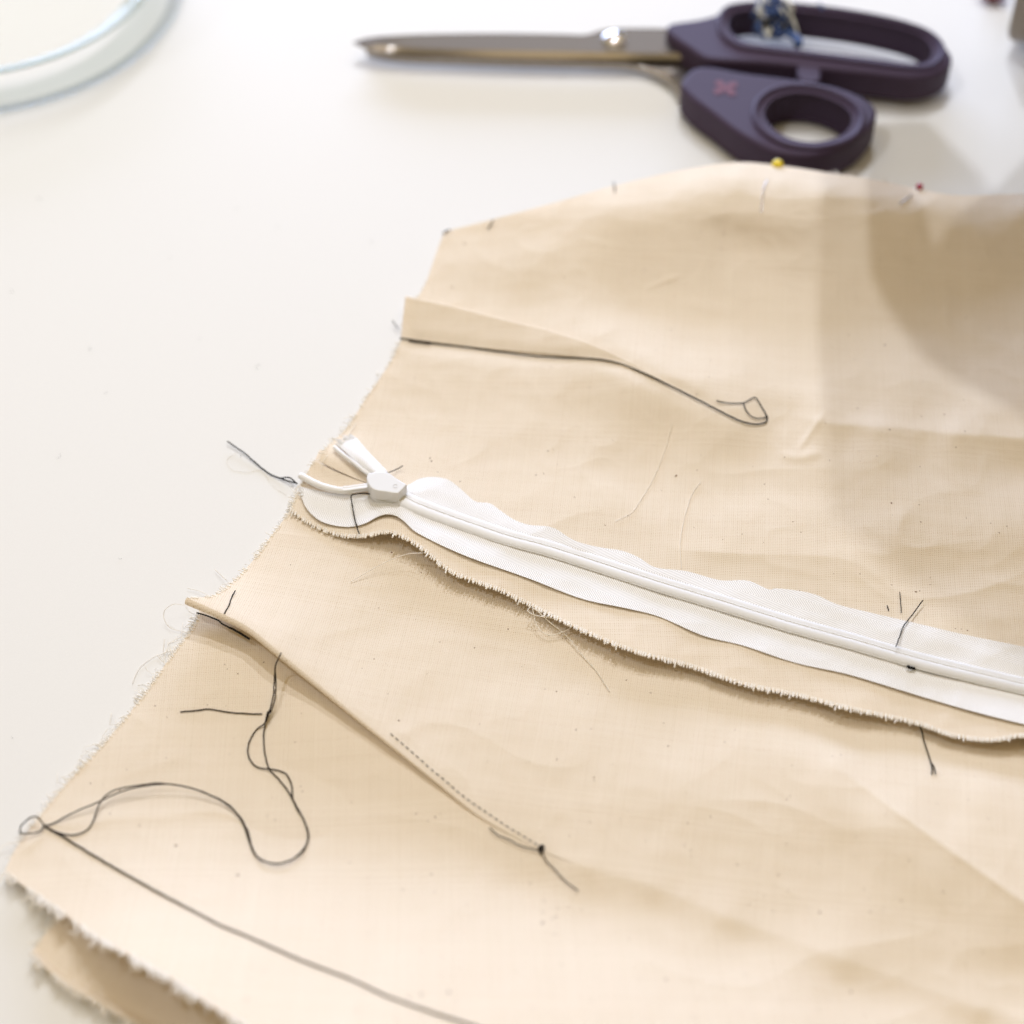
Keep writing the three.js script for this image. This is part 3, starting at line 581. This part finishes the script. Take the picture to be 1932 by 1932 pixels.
  mesh('ring_mark', ring, new THREE.MeshStandardMaterial({ color: new THREE.Color().setRGB(0.55, 0.55, 0.56), roughness: 0.5 }), sl);
  // lower plate of the slider
  const low = new THREE.ExtrudeGeometry(sh, { depth: 0.0009, bevelEnabled: true, bevelThickness: 0.0002, bevelSize: 0.0002, bevelOffset: -0.0003, bevelSegments: 2 });
  low.rotateX(-Math.PI / 2); low.translate(0, ht - 0.0056, 0);
  mesh('slider_plate', low, sliderMat, sl);
  // cut tape yarns at the ends
  const fr = []; seed = 55;
  const endFray = (arr, dir, n, l) => { for (let k = 0; k < n; k++) { const t = rnd() * (arr.length - 1), i = Math.min(arr.length - 2, Math.floor(t)), p = arr[i].clone().lerp(arr[i + 1], t - i); const e = p.clone().addScaledVector(dir, rr(0.3, 1) * l).add(V(rr(-1, 1) * l * 0.3, rr(-0.2, 0.3) * l, rr(-1, 1) * l * 0.3)); fr.push(new THREE.TubeGeometry(new THREE.LineCurve3(p.clone().addScaledVector(dir, -0.0008), e), 2, 0.0001, 6, false)); } };
  endFray(rowsS.map((r) => r[0]), V(-0.7, 0, -0.7), 70, 0.0022);
  endFray(rowsL.map((r) => r[0]), V(-1, 0, 0), 26, 0.0009);
  tag(mesh('cut_tape_yarns', mergeGeometries(fr), cordMat, zip), null, null, null, 'stuff');
}

// ---------------------------------------------------------------- scissors
function slab(outline, holes, hTop_, thick, bev, segs = 4) {
  const to = (l) => l.map(([x, y]) => { const p = P(x, y, hTop_); return new THREE.Vector2(p.x, -p.z); });
  const smoothLoop = (l, n) => new THREE.SplineCurve([...to(l), to(l)[0]]).getPoints(n);
  const closed = (l, n) => { const c = new THREE.CatmullRomCurve3(to(l).map((v) => V(v.x, v.y, 0)), true, 'centripetal'); return c.getSpacedPoints(n).slice(0, -1).map((v) => new THREE.Vector2(v.x, v.y)); };
  const s = new THREE.Shape(closed(outline, 140));
  for (const h of holes) s.holes.push(new THREE.Path(closed(h, 90)));
  const g = new THREE.ExtrudeGeometry(s, { depth: thick - 2 * bev, bevelEnabled: true, bevelThickness: bev, bevelSize: bev, bevelOffset: -bev, bevelSegments: segs, curveSegments: 12 });
  g.rotateX(-Math.PI / 2); g.translate(0, hTop_ - thick + bev, 0);
  return g;
}
{
  const sc = thing('scissors', 'dressmaking scissors with steel blades and dark plum plastic handles, lying closed on the table', 'scissors');
  const H1 = 0.0145, H2 = 0.0145;
  // upper blade: flat, hollow-ground bevel and cutting edge as one closed loft
  const st = (pts, h) => curve(pts, 60).map((p, i) => P(p.x, p.y, 0.0078 + (h - 0.0078) * smooth(0, 0.14, i / 60)));
  const backE = st([[666, 79], [690, 72], [760, 66], [850, 63.5], [960, 63], [1060, 64.5], [1108, 65], [1130, 58], [1160, 54], [1210, 53], [1290, 55], [1340, 60]], 0.0097);
  const ridge = st([[667, 80], [700, 84], [780, 90], [880, 94], [980, 96], [1060, 97], [1110, 98], [1160, 99], [1210, 100], [1290, 100], [1340, 101]], 0.0092);
  const cutE = st([[668, 82], [690, 92], [740, 99], [850, 105], [960, 109], [1060, 111], [1110, 111], [1150, 112], [1210, 112], [1290, 112], [1340, 112]], 0.0074);
  const under = st([[668, 82.5], [692, 94], [742, 102], [850, 109], [960, 113], [1060, 115], [1110, 115], [1150, 115], [1210, 115], [1290, 115], [1340, 115]], 0.0054);
  const backU = st([[666, 80], [690, 75], [760, 70], [850, 68], [960, 68], [1060, 69], [1108, 70], [1130, 64], [1160, 60], [1210, 59], [1290, 60], [1340, 65]], 0.0052);
  const lines = [backE, ridge, cutE, under, backU], parts = [];
  for (let k = 0; k < 5; k++) parts.push(gridGeo([lines[k], lines[(k + 1) % 5]], 0.05, 0));
  const blade1 = mesh('blade', mergeGeometries(parts), steel, sc); steel.side = THREE.DoubleSide;
  // lower blade with its tang running into the small handle
  const b2 = slab([[690, 92], [850, 103], [1060, 113], [1150, 111], [1250, 100], [1330, 100], [1345, 150], [1310, 185], [1288, 180], [1265, 152], [1235, 134], [1190, 121], [1120, 118], [960, 114], [850, 110], [740, 104]], [], 0.0050, 0.0034, 0.0006, 2);
  mesh('blade', b2, steel, sc);
  // pivot screw
  const pv = P(1160, 72, 0.0098), dome = new THREE.SphereGeometry(0.0052, 32, 16, 0, Math.PI * 2, 0, Math.PI / 2); dome.scale(1, 0.55, 1); dome.translate(pv.x, pv.y - 0.0008, pv.z);
  const scr = mesh('pivot_screw', dome, chrome, sc);
  const slot = new THREE.BoxGeometry(0.0072, 0.0006, 0.0009); slot.rotateY(0.7); slot.translate(pv.x, pv.y + 0.0019, pv.z); mesh('screw_slot', slot, new THREE.MeshStandardMaterial({ color: 0x333333, roughness: 0.5, metalness: 0.8 }), scr);
  // handles
  const upOut = conv(zH, [[85, 138], [105, 118], [160, 108], [250, 95], [330, 75], [390, 45], [450, 22], [550, 14], [700, 28], [900, 50], [1100, 85], [1300, 130], [1450, 185], [1540, 250], [1562, 300], [1535, 345], [1450, 385], [1350, 397], [1200, 382], [1000, 362], [800, 340], [600, 320], [400, 312], [290, 300], [200, 245], [110, 180]]);
  const upHole = conv(zH, [[385, 105], [420, 58], [550, 40], [720, 45], [900, 62], [1060, 85], [1200, 112], [1320, 142], [1410, 178], [1470, 232], [1475, 295], [1430, 335], [1340, 340], [1200, 322], [1050, 302], [900, 283], [750, 265], [600, 247], [470, 222], [400, 170]]);
  const h1 = mesh('handle', slab(upOut, [upHole], H1, 0.0118, 0.0016), plum, sc); h1.userData.label = 'large finger handle';
  const rim = (hole, h, parent) => { const c = new THREE.CatmullRomCurve3(hole.map(([x, y]) => P(x, y, h)), true, 'centripetal'); mesh('rim', new THREE.TubeGeometry(c, 160, 0.0014, 10, true), plum, parent); };
  rim(conv(zH, [[362, 105], [405, 45], [550, 24], [720, 30], [900, 48], [1060, 71], [1200, 97], [1330, 130], [1435, 172], [1500, 232], [1505, 300], [1445, 350], [1340, 356], [1200, 340], [1050, 320], [900, 300], [750, 281], [600, 262], [455, 238], [378, 180]]), H1 + 0.0001, h1);
  const loOut = conv(zH, [[160, 430], [180, 392], [225, 352], [300, 342], [500, 375], [700, 400], [840, 420], [960, 445], [1080, 490], [1158, 540], [1172, 590], [1130, 660], [1050, 730], [920, 785], [800, 802], [660, 785], [560, 742], [450, 680], [330, 590], [200, 490]]);
  const loHole = conv(zH, [[568, 575], [590, 530], [640, 492], [720, 470], [850, 475], [980, 520], [1055, 580], [1065, 630], [1030, 690], [960, 727], [850, 747], [720, 728], [630, 680], [580, 625]]);
  const h2 = mesh('handle', slab(loOut, [loHole], H2, 0.0128, 0.0016), plum, sc); h2.userData.label = 'small thumb handle with red emblem';
  rim(conv(zH, [[540, 575], [565, 518], [625, 474], [720, 450], [855, 456], [995, 504], [1082, 575], [1095, 635], [1055, 705], [970, 748], [850, 770], [705, 750], [605, 697], [552, 635]]), H2 + 0.0001, h2);
  // stop between the two handles
  mesh('handle_stop', slab(conv(zH, [[775, 325], [865, 335], [868, 420], [780, 412]]), [], H1 - 0.0004, 0.0095, 0.0008), plum, sc);
  // red emblem printed on the small handle: four leaf-shaped strokes crossing
  const em = [], ec = P(...zH(390, 455), H2);
  for (let k = 0; k < 4; k++) {
    const s = new THREE.Shape(); s.moveTo(0, 0); s.quadraticCurveTo(0.0022, 0.0030, 0.0056, 0.0011); s.lineTo(0.0046, -0.0016); s.quadraticCurveTo(0.0022, -0.0014, 0, 0);
    const g = new THREE.ExtrudeGeometry(s, { depth: 0.00012, bevelEnabled: false }); g.rotateX(-Math.PI / 2); g.rotateY(k * Math.PI / 2 + 0.55); g.translate(ec.x, H2 + 0.00006, ec.z); em.push(g);
  }
  mesh('emblem', mergeGeometries(em), redPrint, h2);
}
// blue and white thread bundle knotted round the large handle
{
  seed = 91; const cols = [[0.012, 0.028, 0.085], [0.05, 0.09, 0.22], [0.02, 0.04, 0.12], [0.55, 0.53, 0.44]];
  const mats = cols.map((c) => new THREE.MeshStandardMaterial({ color: new THREE.Color().setRGB(...c), roughness: 0.85 }));
  const b = thing('thread_bundle', 'blue and white thread bundle knotted round the large scissors handle', 'thread');
  const lists = [[], [], [], []];
  for (let k = 0; k < 46; k++) {
    const c = k % 9 < 4 ? 0 : k % 9 < 6 ? 1 : k % 9 < 7 ? 2 : 3, x0 = rr(1432, 1484), pts = [];
    const A = P(x0, rr(-4, 10), 0.0155 + rr(0, 0.003)), B = P(x0 + rr(-12, 22), rr(10, 30), 0.015 + rr(0, 0.003)), C = P(x0 + rr(-14, 26), rr(30, 52), 0.011 + rr(0, 0.004)), D = P(x0 + rr(-10, 36), rr(56, 76), 0.007 + rr(0, 0.006));
    lists[c].push(tube([A, B, C, D], rr(0.0005, 0.0009), 6, 5));
    if (k < 14) lists[c].push(tube([P(x0 + rr(-20, 20), rr(-30, -10), 0.012), P(x0, rr(-8, 2), 0.0165), P(x0 + rr(-12, 12), rr(4, 20), 0.017), P(x0 + rr(-16, 26), rr(18, 34), 0.0145)], rr(0.0005, 0.0009), 6, 5));
  }
  lists[1].push(tube([P(1482, 62, 0.011), P(1500, 70, 0.0135), P(1508, 80, 0.0145), P(1504, 86, 0.0145)], 0.0016, 8, 6));
  lists[1].push(tube([P(1546, 8, 0.016), P(1550, 13, 0.016), P(1553, 18, 0.015)], 0.0007, 6, 4));
  lists.forEach((l, i) => mesh(i === 3 ? 'white_strands' : 'blue_strands', mergeGeometries(l), mats[i], b));
}

// ---------------------------------------------------------------- pins
function pin(head, hh, r, colour, tail, label) {
  const g = thing('dressmaking_pin', label, 'pin'), p = P(head[0], head[1], hh);
  const s = new THREE.SphereGeometry(r, 24, 16); s.translate(p.x, p.y, p.z);
  mesh('head', s, new THREE.MeshPhysicalMaterial({ color: new THREE.Color().setRGB(...colour), roughness: 0.25, clearcoat: 0.5 }), g);
  mesh('shaft', tube([p, ...tail], 0.00024, 8, 8), steel, g);
}
pin([1467, 311], 0.0168, 0.0021, [0.85, 0.66, 0.01], [P(1455, 330, hTop(1455, 330) / 1000 - 0.001), P(1442, 352, hTop(1442, 352) / 1000 + 0.0005), P(1436, 400, hTop(1436, 400) / 1000 + 0.0003)], 'pin with round yellow head at the far calico edge below the scissors');
pin([1735, 352], 0.0150, 0.0013, [0.42, 0.015, 0.06], [P(1725, 362, hTop(1725, 362) / 1000 - 0.0006), P(1714, 372, hTop(1714, 372) / 1000 + 0.0006), P(1698, 384, hTop(1698, 384) / 1000 + 0.0004)], 'pin with tiny dark red head at the far calico edge in the shadow');

// ---------------------------------------------------------------- glass bowl
{
  const c = P(-30, -2, 0);
  const bowl = thing('glass_bowl', 'clear glass bowl with thick rounded base standing on the table', 'bowl');
  const lathe = (pr, n = 90) => { const g = new THREE.LatheGeometry(new THREE.CatmullRomCurve3(pr.map(([x, y]) => V(x, y, 0)), false, 'centripetal').getPoints(n).map((p) => new THREE.Vector2(Math.max(0, p.x), Math.max(0, p.y))), 96); g.translate(c.x, 0.0003, c.z); return g; };
  const pane = new THREE.MeshPhysicalMaterial({ name: 'clear glass', color: new THREE.Color().setRGB(1.0, 1.0, 0.99), roughness: 0.02, transmission: 1, thickness: 0, ior: 1.5, side: THREE.DoubleSide });
  const solid = new THREE.MeshPhysicalMaterial({ name: 'thick glass', color: 0xffffff, roughness: 0.02, transmission: 1, thickness: 0.006, ior: 1.5, attenuationColor: new THREE.Color().setRGB(0.80, 0.88, 0.83), attenuationDistance: 0.05 });
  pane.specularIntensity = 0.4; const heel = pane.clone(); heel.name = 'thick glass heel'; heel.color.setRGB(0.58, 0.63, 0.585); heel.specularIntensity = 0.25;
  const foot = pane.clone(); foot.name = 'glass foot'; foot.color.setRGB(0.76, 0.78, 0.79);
  mesh('foot_ring', lathe([[0.0765, 0.0003], [0.0805, 0.0004], [0.0822, 0.0012], [0.0829, 0.0034]]), foot, bowl);
  mesh('outer_wall', lathe([[0.0829, 0.0034], [0.0832, 0.009], [0.0833, 0.018], [0.0837, 0.035], [0.0838, 0.058]]), pane, bowl);
  mesh('inner_wall', lathe([[0.0778, 0.0172], [0.0791, 0.0220], [0.0798, 0.035], [0.0800, 0.058]]), pane, bowl);
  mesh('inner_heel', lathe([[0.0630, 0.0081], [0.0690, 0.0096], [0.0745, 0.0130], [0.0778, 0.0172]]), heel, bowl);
  mesh('floor', lathe([[0, 0.0078], [0.03, 0.0078], [0.0630, 0.0081]]), pane, bowl);
  const rim = new THREE.TorusGeometry(0.0819, 0.0022, 12, 96); rim.rotateX(Math.PI / 2); rim.translate(c.x, 0.0585, c.z); mesh('lip', rim, pane, bowl);
}

// ---------------------------------------------------------------- small dark red thing at the back, and the sewing machine at the right
{
  const p = P(1876, -18, 0.0048), g = new THREE.SphereGeometry(0.0048, 24, 16); g.scale(1.2, 1.0, 0.9); g.translate(p.x, 0.0048, p.z);
  const o = thing('sewing_notion', 'small dark red rounded sewing notion behind the scissors handle', 'notion');
  mesh('body', g, new THREE.MeshPhysicalMaterial({ color: new THREE.Color().setRGB(0.20, 0.014, 0.014), roughness: 0.5 }), o);
  const r = new THREE.TorusGeometry(0.0049, 0.0005, 8, 32); r.rotateX(Math.PI / 2); r.scale(1.2, 1, 0.9); r.translate(p.x, 0.0048, p.z); mesh('rim', r, redPrint, o);
}
{
  const m = thing('sewing_machine', 'grey sewing machine standing at the right, its arm reaching over the table', 'sewing machine');
  const body = new THREE.MeshPhysicalMaterial({ color: new THREE.Color().setRGB(0.40, 0.36, 0.33), roughness: 0.45, clearcoat: 0.3 });
  const plan = (pts, y0, y1, bev) => { const s = new THREE.Shape(pts.map(([x, r]) => new THREE.Vector2(x, r))); const g = new THREE.ExtrudeGeometry(s, { depth: y1 - y0 - 2 * bev, bevelEnabled: true, bevelThickness: bev, bevelSize: bev, bevelOffset: -bev, bevelSegments: 4 }); g.rotateX(-Math.PI / 2); g.translate(0, y0 + bev, 0); return g; };
  mesh('bed', plan([[0.1965, 0.648], [0.262, 0.81], [0.56, 0.81], [0.56, 0.632]], 0.0025, 0.075, 0.009), body, m);
  mesh('arm', plan([[0.108, 0.557], [0.117, 0.645], [0.139, 0.648], [0.149, 0.600], [0.171, 0.628], [0.26, 0.63], [0.40, 0.76], [0.545, 0.80], [0.545, 0.66], [0.30, 0.58], [0.235, 0.41], [0.205, 0.445], [0.162, 0.494]], 0.150, 0.26, 0.006), body, m);
  mesh('pillar', plan([[0.44, 0.655], [0.44, 0.80], [0.54, 0.80], [0.54, 0.655]], 0.07, 0.16, 0.004), body, m);
  const wheel = new THREE.CylinderGeometry(0.035, 0.035, 0.018, 32); wheel.rotateZ(Math.PI / 2); wheel.translate(0.556, 0.20, -0.73); mesh('hand_wheel', wheel, body, m);
  for (const [x, z] of [[0.235, -0.675], [0.52, -0.66], [0.285, -0.785], [0.52, -0.785]]) { const f = new THREE.CylinderGeometry(0.010, 0.011, 0.004, 20); f.translate(x, 0.002, z); mesh('foot', f, new THREE.MeshStandardMaterial({ color: 0x222222, roughness: 0.9 }), m); }
}

// dust on the bare table
{
  seed = 140; const list = [];
  for (let k = 0; k < 26; k++) {
    const x = rr(10, 700), y = rr(350, 1500); if (x > 640 - (y - 700) * 0.75 - 60) continue;
    const p = P(x, y, 0.0002), a = rr(0, 6.28), l = rr(0.0004, 0.0016);
    list.push(new THREE.TubeGeometry(new THREE.CatmullRomCurve3([p, V(p.x + Math.cos(a) * l, 0.0002, p.z + Math.sin(a) * l), V(p.x + Math.cos(a + 0.7) * l * 1.7, 0.00025, p.z + Math.sin(a + 0.7) * l * 1.7)]), 4, 0.000035, 3, false));
  }
  tag(mesh('lint', mergeGeometries(list), greyThread), 'fine specks of lint scattered over the bare white table', 'lint', null, 'stuff');
}

camera.updateMatrixWorld(true);
renderer.render(scene, camera);
